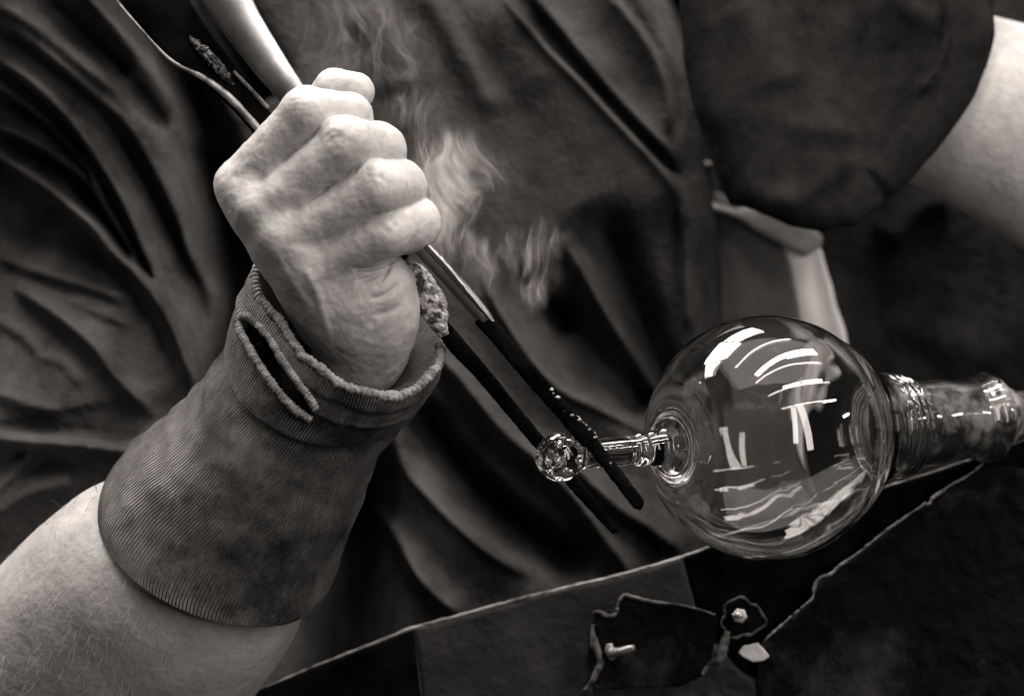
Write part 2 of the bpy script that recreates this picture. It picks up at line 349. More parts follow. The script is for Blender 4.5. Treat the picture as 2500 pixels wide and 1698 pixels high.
# --- hand
def hand_sdf():
    T = {}
    fingers = [
        [(590, 448, 330, 60), (750, 278, 392, 63), (846, 288, 318, 60), (812, 335, 160, 46)],
        [(630, 520, 362, 61), (842, 352, 422, 64), (921, 368, 312, 66), (868, 410, 160, 50)],
        [(692, 588, 374, 60), (920, 458, 424, 63), (971, 459, 312, 67), (925, 490, 160, 50)],
        [(752, 652, 364, 57), (938, 568, 402, 59), (1005, 546, 305, 67), (955, 560, 160, 48)]]
    FS = [[(U(*q[:3]), q[3]) for q in f] for f in fingers]
    meta = [((596, 462, 326, 54), (790, 775, 235, 70)), ((632, 530, 352, 52), (815, 785, 268, 68)), ((694, 598, 362, 50), (845, 785, 285, 68)), ((756, 660, 352, 50), (868, 790, 290, 72))]
    MS = [(U(*a[:3]), a[3], U(*b[:3]), b[3]) for a, b in meta]
    extra = [((700, 470, 190, 85), (880, 700, 240, 92)), ((868, 660, 300, 84), (892, 705, 285, 96)), ((892, 705, 285, 96), (904, 768, 250, 99)), ((906, 768, 250, 102), (893, 830, 200, 90)),
             ((893, 830, 205, 92), (876, 886, 160, 88)), ((876, 886, 160, 88), (846, 950, 90, 82)), ((846, 950, 90, 82), (790, 1050, 30, 105))]
    ES = [(U(*a[:3]), a[3], U(*b[:3]), b[3]) for a, b in extra]
    thumb = [(690, 420, 120, 62), (765, 290, 150, 54), (816, 221, 225, 48), (866, 225, 245, 47)]
    TS = [(U(*q[:3]), q[3]) for q in thumb]
    grooves = [([(850, 652), (900, 657), (937, 647), (975, 630)], 6, 9), ([(868, 688), (925, 670), (960, 645)], 6, 6), ([(897, 728), (930, 724), (962, 704), (976, 682)], 7, 6),
               ([(915, 705), (940, 672), (952, 650)], 5, 5), ([(905, 770), (950, 760), (985, 740)], 8, 3),
               # knuckle wrinkles
               ([(706, 250), (724, 242), (742, 247)], 5, 3), ([(704, 262), (726, 256), (750, 262)], 5, 3), ([(712, 274), (730, 270), (750, 272)], 4, 2),
               ([(790, 338), (812, 322), (830, 322)], 5, 3), ([(800, 350), (822, 334), (838, 342)], 5, 3.5), ([(818, 318), (826, 340), (836, 352)], 4, 2),
               ([(900, 408), (896, 425), (905, 440)], 6, 3), ([(922, 425), (935, 440), (950, 452)], 6, 3), ([(905, 470), (900, 495), (912, 512)], 5, 2.5),
               ([(928, 540), (936, 556), (952, 566)], 8, 3), ([(950, 530), (962, 548), (976, 556)], 7, 2.5)]
    bumps = [((570, 470, 372), 34, 10), ((604, 500, 415), 36, 12), ((664, 574, 424), 34, 14), ((735, 622, 410), 30, 12),
             ((915, 412, 476), 26, 4), ((815, 318, 470), 30, 2.5), ((722, 250, 440), 28, 2), ((628, 640, 330), 45, 6),
             ((617, 572, 395), 34, -4), ((692, 640, 400), 30, -6), ((640, 440, 385), 24, -7), ((715, 505, 410), 22, -5)]
    tend = [([(655, 590), (720, 700), (790, 800)], 14, 4), ([(735, 640), (775, 720), (810, 850)], 12, 6)]
    BS = [(U(*c), s, a) for c, s, a in bumps]
    mcp = np.array([f[0][0] for f in FS]); pip = np.array([f[1][0] for f in FS])
    def f(p):
        body = None
        for a, ra, b, rb in MS:
            d = cone(p, a, b, ra, rb); body = d if body is None else smin(body, d, 42)
        for a, ra, b, rb in ES: body = smin(body, cone(p, a, b, ra, rb), 60)
        fs = None
        for i, F in enumerate(FS):
            d = None
            for k in range(3):
                a, ra = F[k]; b, rb = F[k+1]; c = cone(p, a, b, ra, rb)
                if k == 0:
                    t = np.clip((p-a)@(b-a)/((b-a)@(b-a)), 0, 1); c = c+2.5*np.sin(t*math.pi)**2
                d = c if d is None else smin(d, c, 14)
            t0 = np.clip((p-F[0][0])@(F[1][0]-F[0][0])/((F[1][0]-F[0][0])@(F[1][0]-F[0][0])), 0, 1)
            kk = 44*(1-np.clip(t0/.5, 0, 1))**1.1+4
            fs = d if fs is None else smin(fs, d, kk)
            body_k = kk if i == 0 else np.minimum(body_k, kk)
        d = smin(body, fs, 36*(1-np.clip((p[:, 0]-U(760, 0, 300)[0])/120, 0, 1))+7)
        th = None
        for k in range(3):
            c = cone(p, TS[k][0], TS[k+1][0], TS[k][1], TS[k+1][1]); th = c if th is None else smin(th, c, 20)
        d = smin(d, th, 8)
        k = (DC+p[:, 1])/DC; X = p[:, 0]/k+1250; Z = 849-p[:, 2]/k; near = -p[:, 1] > 230
        m = np.abs(d) < 60
        if m.any():
            add = np.zeros(len(p)); q = p[m]; a = np.zeros(len(q))
            for c, s, am in BS: a -= am*np.exp(-((q-c)**2).sum(1)/s**2)
            xx, zz = X[m], Z[m]; nr = near[m]
            for pl, wd, dp in grooves:
                ds, t, s = pdist(xx, zz, spl(pl, 12)); a += nr*dp*(.55 if pl[0][1] < 560 else 1.35)*np.exp(-(ds/wd)**2)*np.clip(np.minimum(t, 1-t)*5, 0, 1)
            for pl, wd, dp in tend:
                ds, t, s = pdist(xx, zz, spl(pl, 12)); a -= nr*dp*np.exp(-(ds/wd)**2)*np.clip(np.minimum(t, 1-t)*4, 0, 1)
            a += 2.0*vnoise(q, 40, 3)+.9*vnoise(q, 15, 4)+.5*vnoise(q, 8, 5)
            add[m] = a; d = d+add
        return d
    return f
hv, hf = mesh_sdf(hand_sdf(), U(470, 1010, -80)*[1, 0, 1]+[0, -520, 0], U(1120, 130, 0)*[1, 0, 1]+[0, 80, 0], 4.2, margin=16)
def loft(rings, n, m, off=None, sgn=1):
    """rings: (Lx,Ly, Rx,Ry, sag, depth radius, d)"""
    q = spl(np.array(rings, float), n); th = np.arange(m)/m*2*math.pi
    k = ((DC-q[:, 6])/DC)[:, None]
    L = np.c_[(q[:, 0:1]-1250)*k, -q[:, 6], (849-q[:, 1:2])*k]; R = np.c_[(q[:, 2:3]-1250)*k, -q[:, 6], (849-q[:, 3:4])*k]
    c = (L+R)/2; A = (R-L)/2; pr = np.c_[A[:, 2], 0*A[:, 0], -A[:, 0]]; pr /= np.linalg.norm(pr, axis=1)[:, None]
    Bv = pr*q[:, 4:5]*sgn; Bv[:, 1] = -q[:, 5]
    V = c[:, None]+np.cos(th)[None, :, None]*A[:, None]+np.sin(th)[None, :, None]*Bv[:, None]
    return V, c, q
arm_r = [(660, 930, 890, 1020, 70, 80, 60), (610, 930, 900, 1040, 90, 120, 120), (450, 1060, 830, 1220, 110, 160, 60), (330, 1150, 770, 1400, 130, 205, 10), (150, 1242, 712, 1560, 150, 245, -80), (-5, 1388, 640, 1670, 150, 250, -190), (-130, 1540, 560, 1780, 140, 250, -300), (-250, 1760, 440, 1950, 120, 240, -420)]
V, c, q = loft(arm_r, 120, 120); n_, m_ = V.shape[:2]; V = V.reshape(-1, 3)
V = V+(V-np.repeat(c, m_, 0))*(.012*vnoise(V, 110, 9))[:, None]
ring_f = grid_faces(n_, m_).tolist()
arm2 = [(2150, -60, 2020, 380, 60, 200, -900), (2300, 0, 2230, 450, 60, 210, -900), (2420, 38, 2380, 535, 60, 220, -900), (2560, 70, 2560, 640, 50, 230, -890), (2760, 100, 2800, 700, 50, 240, -880)]
V2, c2, q2 = loft(arm2, 60, 80); f2 = grid_faces(60, 80).tolist(); V2 = V2.reshape(-1, 3)
V3, f3 = bar([(95, 1860, -410), (-500, 1800, -600), (-700, 900, -1300), (-300, -250, -1750), (1100, -450, -1750), (1900, -150, -1250), (2250, 220, -900)], [200, 260, 270, 300, 300, 240, 170], [180, 220, 240, 240, 240, 200, 150], 60, 30, 2)
bv, bf = merge([(hv, hf), (V, ring_f), (V2, f2), (V3, f3)])
body = obj('body', bv, bf, 'skin', person)
# --- arm hair
def hairs(pts, dirs, ln, r, name, m, parent):
    VV = []; FF = []; o = 0
    for p, d, l in zip(pts, dirs, ln):
        d = d/np.linalg.norm(d); s = np.cross(d, [0, -1, .01]); s /= np.linalg.norm(s); s2 = np.cross(s, d)
        bend = rng.normal(0, .22, 3); k = 5
        for i in range(k):
            t = i/(k-1); c_ = p+d*l*t+bend*l*t*t; rr = r*(1-.8*t)
            for a in range(3): VV.append(c_+rr*(math.cos(a*2.09)*s+math.sin(a*2.09)*s2))
        for i in range(k-1):
            for a in range(3): b = (a+1) % 3; FF.append([o+i*3+a, o+i*3+b, o+i*3+3+b, o+i*3+3+a])
        o += 3*k
    return setp(obj(name, np.array(VV), FF, m, parent), kind='stuff')
Vg = V.reshape(n_, m_, 3); pts = []; dirs = []; ln = []
for _ in range(600):
    i = int(rng.uniform(.42, .9)*n_); j = int((rng.uniform(.20, .62))*m_) % m_
    p = Vg[i, j]; nrm = p-c[i]; nrm /= np.linalg.norm(nrm); ax = c[min(i+3, n_-1)]-c[i]; ax /= np.linalg.norm(ax)
    pts.append(p); dirs.append(nrm*.35+ax*.5+np.array([.3, 0, -.7])*.6+rng.normal(0, .14, 3)); ln.append(rng.uniform(20, 60))
hairs(pts, dirs, ln, .42, 'arm_hair', 'hair', person)
pts = []; dirs = []; ln = []
for _ in range(34):
    i = int(rng.uniform(.40, .60)*n_); j = int(rng.normal(.49, .02)*m_) % m_
    p = Vg[i, j]; nrm = p-c[i]; nrm /= np.linalg.norm(nrm)
    pts.append(p); dirs.append(nrm*.5+np.array([.6, 0, .5])+rng.normal(0, .35, 3)); ln.append(rng.uniform(25, 60))
hairs(pts, dirs, ln, .6, 'dark_arm_hair', 'hairdark', person)
# --- ribbed cuff
cr = [(619, 672, 1076, 838, 176, 175, 215), (602, 720, 1070, 880, 172, 178, 195), (585, 775, 1035, 935, 165, 182, 170), (568, 830, 1008, 985, 158, 186, 145),
      (520, 885, 975, 1050, 150, 192, 120), (470, 960, 925, 1110, 148, 200, 95), (390, 1035, 890, 1210, 150, 208, 65), (310, 1100, 845, 1310, 152, 222, 30), (262, 1165, 812, 1420, 152, 236, 5), (250, 1215, 792, 1458, 148, 242, -5)]
def _cuff_raw(tt, off, m=720):
    """tt: ring parameter 0..1, off: outward offset"""
    q = spl(np.array(cr, float), 400); q = np.stack([np.interp(tt, np.linspace(0, 1, 400), q[:, k]) for k in range(7)], 1)
    th = np.arange(m)/m*2*math.pi; k = ((DC-q[:, 6])/DC)[:, None]
    L = np.c_[(q[:, 0:1]-1250)*k, -q[:, 6], (849-q[:, 1:2])*k]; R = np.c_[(q[:, 2:3]-1250)*k, -q[:, 6], (849-q[:, 3:4])*k]
    c = (L+R)/2; A = (R-L)/2; pr = np.c_[A[:, 2], 0*A[:, 0], -A[:, 0]]; pr /= np.linalg.norm(pr, axis=1)[:, None]
    Bv = pr*q[:, 4:5]; Bv[:, 1] = -q[:, 5]
    rd = np.cos(th)[None, :, None]*A[:, None]+np.sin(th)[None, :, None]*Bv[:, None]; ln = np.linalg.norm(rd, axis=2, keepdims=True)
    off = np.asarray(off)
    if off.ndim == 1: off = off[:, None]
    return c[:, None]+rd*(1+off[..., None]/ln), th
# profile: inside wall -> rim -> folded outer band -> tuck under -> body -> bottom edge -> inside
m = 720
rim_t = Z2([(448, 312), (462, 380), (490, 460), (550, 550), (620, 640), (690, 735), (760, 830), (830, 890), (900, 940), (975, 990), (1050, 1030), (1125, 1065), (1200, 1090), (1275, 1096), (1350, 1090), (1430, 1070), (1500, 1040), (1550, 1000), (1590, 950), (1625, 885), (1640, 820), (1648, 757)])
_rt = spl(rim_t, 200); _L = np.r_[0, np.cumsum(np.hypot(*(_rt[1:]-_rt[:-1]).T))]; _L /= _L[-1]
def rim_shift(V, tt, th):
    """pull the front of the opening to its slack, uneven line; fades out down the cuff"""
    r0, _ = _cuff_raw(np.array([0.0]), np.array([0.0]), len(th)); r0 = r0[0]
    kk = (DC+r0[:, 1])/DC; x = r0[:, 0]/kk+1250; y = 849-r0[:, 2]/kk
    s_ = np.clip(1-th/math.pi, 0, 1); fr = (th <= math.pi)
    xe = x[fr]; ye = y[fr]; sl = np.r_[0, np.cumsum(np.hypot(xe[::-1][1:]-xe[::-1][:-1], ye[::-1][1:]-ye[::-1][:-1]))]; sl /= sl[-1]; sl = sl[::-1]
    dx = np.zeros(len(th)); dz = np.zeros(len(th))
    dx[fr] = (np.interp(sl, _L, _rt[:, 0])-xe)*kk[fr]; dz[fr] = -(np.interp(sl, _L, _rt[:, 1])-ye)*kk[fr]
    g_ = np.clip(1-np.asarray(tt)/.33, 0, 1)**1.0
    V = V.copy(); V[..., 0] += g_[:, None]*dx[None]; V[..., 2] += g_[:, None]*dz[None]
    return V
def cuff_surf(tt, off, m=720):
    V, th = _cuff_raw(tt, off, m); return rim_shift(V, tt, th), th
prof = [(.50, -30), (.36, -60), (.22, -66), (.12, -56), (.03, -24), (.0, -8), (.0, 4), (.015, 10), (.08, 13), (.16, 14), (.24, 15), (.31, 16), (.335, 13), (.34, 5), (.332, -4), (.345, -8), (.38, -6), (.42, -3), (.55, 0), (.7, 0), (.85, 0), (.97, 0), (1.0, -1), (1.003, -5), (.995, -10), (.9, -12)]
pp = spl(prof, 420); tt = pp[:, 0]; of = pp[:, 1][:, None]+np.zeros((1, m))
th = np.arange(m)/m*2*math.pi
Vc, _ = cuff_surf(np.clip(tt, 0, 1), np.zeros(len(tt)), m); flat = Vc.reshape(-1, 3)
rumple = 5*vnoise(flat*[1, 1, 1], 70, 21)+3*vnoise(flat, 32, 22)
rumple = rumple.reshape(len(tt), m)*(1-.8*np.clip((tt[:, None]-.75)/.2, 0, 1))
outer = (np.arange(420) > 90)[:, None]
# soft lengthwise ring folds near the upper left of the cuff
fold = 3*np.sin((tt[:, None]*1.0)*80+2.2*np.sin(th)[None]+.8*np.cos(th*2)[None]+2.5*vnoise(flat, 120, 23).reshape(len(tt), m))*np.exp(-((tt[:, None]-.62)/.17)**2)*np.clip(-np.cos(th)[None]+.15, 0, 1)
ridge2 = 6*np.exp(-((tt[:, None]-.17-.03*np.cos(th)[None])/.016)**2)-5*np.exp(-((tt[:, None]-.115-.02*np.cos(th)[None])/.018)**2)
of = of+outer*(rumple+fold+ridge2*(tt[:, None] < .33))
Vc, th = cuff_surf(np.clip(tt, 0, 1.01), of, m)
# thumb slot, an opening through the folded outer band
slotL = Z2([(345, 600), (350, 660), (400, 765), (470, 880), (540, 985), (615, 1085), (690, 1165), (755, 1215), (815, 1250)])
slotR = Z2([(345, 600), (395, 580), (470, 640), (550, 730), (605, 830), (685, 945), (745, 1030), (800, 1110), (845, 1185)])
slot = slotL+slotR[::-1]
k = (DC+Vc[..., 1])/DC; X = Vc[..., 0]/k+1250; Z = 849-Vc[..., 2]/k
sd = polysd(X.ravel(), Z.ravel(), slot).reshape(X.shape)
rows = np.arange(420)[:, None]+0*X; front = (np.sin(th)[None] > -.35) & (rows > 100) & (tt[:, None] < .36)
Fq = grid_faces(420, m); uvq = grid_uv(420, m).reshape(-1, 4, 2)
kill = ((sd < 0) & front).ravel()[Fq].all(1)
Fq = Fq[~kill]; uvq = uvq[~kill]
uvq = uvq.copy(); 
cuff = obj('wrist_cuff', Vc.reshape(-1, 3), Fq, 'cuff', person, uv=uvq)
cuff['label'] = 'grey ribbed knit cuff with a thumb slot'
def onto(path, lift, row_lo=100, tmax=.36):
    """lay picture points onto the cuff's outer surface, returning (px,py,d)"""
    out = []
    ok = (rows > row_lo) & (np.sin(th)[None] > -.4) & (tt[:, None] < tmax)
    Xk, Zk, Yk = X[ok], Z[ok], -Vc[..., 1][ok]
    for a, b in path:
        d2 = (Xk-a)**2+(Zk-b)**2; i = np.argsort(d2)[:6]; out.append((a, b, Yk[i].max()+lift))
    return out
def smooth_d(p):
    p = np.array(p); 
    for _ in range(2): p[1:-1, 2] = (p[:-2, 2]+2*p[1:-1, 2]+p[2:, 2])/4
    return p
hv1 = tube(smooth_d(onto(slotL, 4)), 10.5, 220, 12, 2.2, 9, 1, 9.5); 
hv2 = tube(smooth_d(onto(slotR, 6)), 9.5, 220, 12, 2.0, 9, 2, 9.0)
obj('slot_hem', *hv1, 'hem', cuff); obj('slot_hem', *hv2, 'hem', cuff)
# rim hem, right round the opening
rim = Vc[135] if False else cuff_surf(np.array([0.0]), np.array([0.0]), 180)[0][0]
rimp = []
for i in list(range(0, 180, 4))+[0, 4]:
    x, y, z = rim[i]; kk = (DC+y)/DC; rimp.append((x/kk+1250+3*math.sin(i*.21), 849-z/kk+4*math.sin(i*.33), -y))
obj('rim_hem', *tube(rimp, 12, 800, 12, 4, 14, 5, 13), 'hem', cuff)
# loose thread end at the slot
obj('loose_thread', *tube([(768, 1008, 300), (758, 1020, 306), (762, 1010, 312), (766, 1000, 318), (762, 990, 316)], 2.4, 30, 6), 'hem', cuff)
obj('seam_end', *bar([(712, 988, 322), (735, 1010, 326), (770, 1030, 322)], [9, 13, 8], [6, 8, 6], 40, 14, 2.5, 3, 8, 3), 'hem', cuff)
# --- shirt front and far sleeve (folded cloth, rounded back at its right-hand edge)
D0 = -1000
Z9 = lambda l: [(a/2.255, b/2.255) for a, b in l]
Y9 = lambda l: [(a/2.255, 600+b/2.255) for a, b in l]
C3 = lambda l: [(900+a/1.753, b/1.753) for a, b in l]
C4 = lambda l: [(800+a/1.758, 800+b/1.758) for a, b in l]
R = [
 (Z9([(-60, 10), (200, 150), (400, 280), (560, 420), (740, 540), (860, 700), (1000, 920), (1080, 1100)]), 46, 40, -1, 28),
 (Z9([(-60, 120), (180, 230), (400, 400), (560, 540), (740, 720), (840, 890), (940, 1090), (990, 1220), (1060, 1420), (1120, 1650)]), 40, 52, -1, 16),
 (Z9([(-60, 300), (160, 430), (320, 560), (440, 690), (540, 830), (640, 1000), (740, 1200), (820, 1400), (890, 1578), (930, 1760)]), 50, 84, -1, 15),
 (Z9([(-60, 440), (150, 570), (300, 690), (430, 820), (520, 940), (570, 1060), (620, 1160)]), 36, 52, -1, 13),
 (Z9([(-60, 700), (100, 745), (260, 820), (420, 930), (520, 1030), (620, 1180), (720, 1350), (790, 1500), (830, 1620)]), 44, 84, -1, 15),
 (Z9([(-60, 810), (120, 930), (300, 1050), (440, 1160), (560, 1270), (640, 1400), (760, 1500), (900, 1660), (1000, 1840), (1060, 2000), (1095, 2140), (1110, 2300)]), 24, 52),
 (Z9([(-60, 810), (120, 930), (300, 1050), (440, 1160), (560, 1270), (650, 1390), (760, 1500)]), 44, 50, -1, 20),
 (Z9([(300, 1050), (440, 1160), (560, 1270), (650, 1390), (760, 1500), (900, 1660), (1000, 1840), (1060, 2000), (1095, 2140), (1110, 2300)]), 280, 96, 1, 14),
 (Z9([(640, 380), (780, 540), (930, 760), (1060, 1050), (1130, 1350), (1200, 1650)]), 30, -85), (Z9([(250, 20), (420, 150), (600, 300), (760, 450)]), 30, -80), (Z9([(1050, 760), (1130, 950), (1180, 1150)]), 26, -60),
 (Z9([(460, -60), (640, 130), (780, 290), (900, 450), (1000, 590), (1100, 730), (1200, 880), (1260, 1000)]), 34, 46, -1, 24),
 (Y9([(960, -100), (1000, 0), (1100, 150), (1190, 300), (1230, 500), (1240, 700)]), 44, 46, 1, 26),
 (Y9([(-60, 30), (200, 130), (400, 190), (600, 250), (760, 330)]), 30, 26, -1, 20),
 (Y9([(60, 200), (150, 250), (400, 420), (560, 560), (650, 680), (780, 820), (930, 970)]), 36, 44, -1, 20),
 (Y9([(380, 290), (560, 360), (760, 440)]), 20, 12, -1, 16), (Y9([(200, 600), (380, 640), (500, 780)]), 30, 16, 1, 20), (Y9([(0, 400), (150, 480), (260, 600)]), 30, 18, -1, 20), (Y9([(0, 780), (200, 860), (400, 900)]), 40, 20, -1, 26),
 (Y9([(-60, 1045), (100, 1052), (300, 1070), (500, 1085), (720, 1112), (840, 1130)]), 26, 100, 1, 16), (Y9([(-40, 1420), (100, 1270), (200, 1160), (260, 1090)]), 16, 50),
 ([(300, -150), (330, -40), (430, 150), (500, 330), (545, 520), (575, 700), (560, 900), (520, 1150)], 56, -330),
 ([(900, 1020), (872, 1180), (862, 1350), (830, 1600), (800, 1850)], 95, -360), ([(980, 950), (1080, 1090), (1200, 1230), (1330, 1330), (1450, 1420)], 42, -170),
 ([(1340, 700), (1420, 830), (1490, 915), (1600, 1030)], 52, -150), ([(1440, 480), (1500, 620), (1560, 780), (1610, 920), (1680, 1100)], 62, -190), ([(1270, 640), (1330, 730), (1400, 820)], 26, -120),
 ([(240, 240), (330, 380), (420, 560), (480, 720), (500, 900)], 26, -60), ([(140, 60), (300, 180), (420, 330)], 30, -60),
 ([(470, -120), (520, 20), (590, 140), (660, 260)], 60, -300),
 (Y9([(-60, 1560), (120, 1400), (300, 1320), (520, 1280)]), 46, 60, 1, 60),
 (C3([(220, -80), (270, 20), (380, 200), (480, 380), (540, 520)]), 36, 34), (C3([(-60, 0), (60, 160), (120, 420)]), 60, 40), (C3([(420, -60), (600, 200), (760, 420)]), 60, 20),
 (C3([(530, -80), (590, 10), (760, 220), (900, 360), (1050, 520), (1200, 680), (1290, 790), (1340, 900), (1365, 1000)]), 110, 92, 1, 15),
 (C3([(670, -80), (740, 20), (900, 220), (1050, 400), (1180, 540), (1280, 650), (1330, 760)]), 46, 62, -1, 13),
 (C3([(980, -60), (1060, 20), (1180, 180), (1255, 330), (1285, 450), (1290, 620)]), 36, 40, 1, 14),
 (C3([(1340, 850), (1360, 1000), (1365, 1200), (1375, 1440)]), 26, 50, -1, 22),
 (C3([(820, 980), (900, 1130), (960, 1240), (1060, 1400), (1170, 1560), (1300, 1760), (1420, 1900)]), 34, 84, -1, 24),
 (C4([(640, -300), (700, -140), (780, 0), (900, 170), (1020, 280), (1150, 340), (1340, 430), (1440, 500)]), 84, 84, 1, 24),
 (C4([(400, 20), (560, 200), (640, 300), (760, 440), (900, 560), (1060, 720), (1180, 880), (1290, 1040), (1340, 1150)]), 56, 84, -1, 34),
 (C4([(980, 480), (1080, 600), (1250, 760), (1400, 860), (1540, 980)]), 46, 66, -1, 30),
 (C4([(240, 300), (300, 560), (430, 720), (560, 850), (720, 980), (900, 1080)]), 90, 84, 1, 34),
 (C4([(140, 680), (200, 780), (300, 900), (380, 1040), (480, 1150), (600, 1250)]), 34, 76, -1, 26),
]
def shirt_sheet(x0, x1, z0, z1, st, d, rs, edge=None, fall=1.6, bulge=None, nz=(2, 1)):
    k = (DC-d)/DC; xs = np.arange((x0-1250)*k, (x1-1250)*k, st); zs = np.arange((849-z1)*k, (849-z0)*k, st)
    xx, zz = np.meshgrid(xs, zs); x = xx.ravel(); z = zz.ravel()
    H = ridges(x, z, d, rs); p = np.c_[x, 0*x, z]
    H += nz[0]*4*vnoise(p, 170, 31)+nz[0]*vnoise(p*[1, 1, .6], 60, 32)+nz[1]*vnoise(p, 22, 33)
    if bulge is not None: H += bulge(x, z)
    if edge is not None:
        P = spl(np.array([[(a-1250)*k, (849-b)*k] for a, b in edge]), 60); ds, t, s = pdist(x, z, P)
        e = ds*s   # positive on one side
        H -= np.where(e > 0, np.minimum(e*e/60*fall, 500+e*.8), 0)
    v = np.c_[x, -(d+H), z]; nzn, nxn = xx.shape
    a = grid_faces(nzn, nxn, closed=False)
    return v, a
edge = Z7([(-400, -300), (30, -60), (150, 120), (235, 300), (268, 450), (270, 700), (285, 800), (315, 1000), (325, 1300), (335, 1500), (330, 1900), (300, 3200)])
HS = 1.05
def armpit(x, z):
    px = x/((DC-D0)/DC)+1250; py = 849-z/((DC-D0)/DC)
    w_ = np.clip((640-px)/330, 0, 1); w_ = w_*w_*(3-2*w_)
    m_ = 560+.25*px; up = m_-py
    return w_*np.where(up > 0, .50*up, .42*np.minimum(-up, 460))
v, f = shirt_sheet(-350, 1950, -250, 1950, 6, D0, R, edge=edge, bulge=armpit)
shirt = obj('shirt', v, f, 'shirt', person, orient=False)
shirt.modifiers.new('thickness', 'SOLIDIFY').thickness = .002
HS = 1.0
# second layer of shirt side (dark) right of the front
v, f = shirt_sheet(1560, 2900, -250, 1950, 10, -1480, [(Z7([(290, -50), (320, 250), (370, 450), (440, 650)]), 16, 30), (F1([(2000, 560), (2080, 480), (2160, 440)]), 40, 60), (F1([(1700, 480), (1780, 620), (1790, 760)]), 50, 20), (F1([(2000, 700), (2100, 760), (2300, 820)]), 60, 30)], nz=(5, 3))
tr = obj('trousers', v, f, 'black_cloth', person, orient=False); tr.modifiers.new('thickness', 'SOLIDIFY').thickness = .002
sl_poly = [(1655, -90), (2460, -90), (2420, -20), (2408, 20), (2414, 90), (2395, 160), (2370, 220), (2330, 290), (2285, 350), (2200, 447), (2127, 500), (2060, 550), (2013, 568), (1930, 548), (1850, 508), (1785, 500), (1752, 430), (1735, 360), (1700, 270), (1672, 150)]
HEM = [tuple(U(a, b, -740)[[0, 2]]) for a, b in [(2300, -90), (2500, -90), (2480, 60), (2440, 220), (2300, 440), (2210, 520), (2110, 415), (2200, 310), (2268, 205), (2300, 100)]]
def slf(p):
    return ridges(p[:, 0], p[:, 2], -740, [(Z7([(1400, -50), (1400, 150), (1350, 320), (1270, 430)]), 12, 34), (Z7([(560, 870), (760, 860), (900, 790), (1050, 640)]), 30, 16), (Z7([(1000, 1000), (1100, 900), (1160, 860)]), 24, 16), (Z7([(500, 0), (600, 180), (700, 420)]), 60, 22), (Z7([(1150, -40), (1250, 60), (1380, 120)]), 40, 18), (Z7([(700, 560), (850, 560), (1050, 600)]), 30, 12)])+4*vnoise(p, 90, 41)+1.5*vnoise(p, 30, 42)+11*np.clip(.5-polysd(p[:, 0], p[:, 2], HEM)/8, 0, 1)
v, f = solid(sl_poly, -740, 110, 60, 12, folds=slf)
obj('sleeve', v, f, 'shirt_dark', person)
v, f = solid([(1640, 420), (1760, 470), (1930, 560), (1960, 700), (1990, 900), (1980, 1300), (1640, 1300), (1600, 800)], -1330, 60, 50, 12, folds=lambda p: ridges(p[:, 0], p[:, 2], -1300, [(F1([(1640, 500), (1670, 620), (1680, 760)]), 40, 22), (F1([(1590, 480), (1600, 640), (1610, 800)]), 22, 16)])+3*vnoise(p, 50, 44))
obj('apron', v, f, 'apron', person)
v, f = solid(Z7([(270, 680), (420, 690), (415, 720), (300, 735), (300, 790), (330, 820), (430, 870), (520, 905), (540, 890), (600, 880), (720, 930), (850, 980), (890, 1015), (880, 1060), (820, 1095), (720, 1050), (600, 985), (500, 925), (400, 905), (270, 870)]), -1240, 34, 14, 8, folds=lambda p: 3*vnoise(p, 30, 45))
obj('belt', v, f, 'belt', person)
v, f = solid(Z7([(700, 1040), (880, 1050), (905, 1140), (940, 1300), (975, 1420), (1005, 1560), (930, 1640), (870, 1750), (800, 2010), (745, 1940), (715, 1790), (695, 1900), (650, 1760), (645, 1670), (745, 1590), (790, 1440), (770, 1280), (740, 1130)]), -1290, 26, 16, 9, folds=lambda p: 8*np.sin(p[:, 0]/16+p[:, 2]/90)+4*vnoise(p, 60, 46))
o = obj('towel', v, f, 'towel'); setp(o, 'white cloth strip hanging from the waist belt behind the glass bulb', 'cloth')
# ------------------------------------------------------------------ tongs
tongs = setp(empty('glassblowing_tongs', U(960, 640, 250)), 'long steel tongs held in the fist, blackened tips closing on the glass stem', 'tongs')
h1 = bar([(515, -80, 60), (553, -5, 90), (592, 60, 115), (650, 145, 150), (705, 218, 185), (800, 350, 230), (1000, 590, 300), (1034, 622, 312)], [66, 58, 50, 43, 36, 30, 25, 22], [26, 24, 22, 20, 18, 16, 14, 12], 160, 36, 2.0, .5, 40)
obj('handle', *h1, 'steel', tongs)
h2 = bar([(330, -80, -60), (375, -10, -20), (448, 90, 30), (530, 175, 80), (605, 258, 130), (700, 370, 190), (940, 600, 250), (985, 640, 262)], [78, 72, 60, 44, 34, 30, 26, 22], [10, 10, 10, 10, 10, 10, 10, 10], 160, 24, 3.2)
hh = obj('handle', *h2, 'oxide', tongs); hh['label'] = 'blackened steel handle'
e2 = tube([(240, -60, -30), (285, 2, 0), (345, 72, 32), (400, 132, 50), (440, 162, 70), (500, 192, 92), (560, 238, 142), (622, 305, 172), (700, 400, 215)], [2, 2.5, 3, 3.5, 4.5, 7, 9, 9, 9], 120, 12, .8, 14)
obj('lit_bevel', *e2, 'edge', hh)  # pale strip stands for the lit thin side of this handle
obj('spring_strip', *bar([(572, 176, 112), (608, 214, 130), (655, 265, 150)], [4, 5, 5], [5, 5, 5], 40, 12), 'edge', tongs)
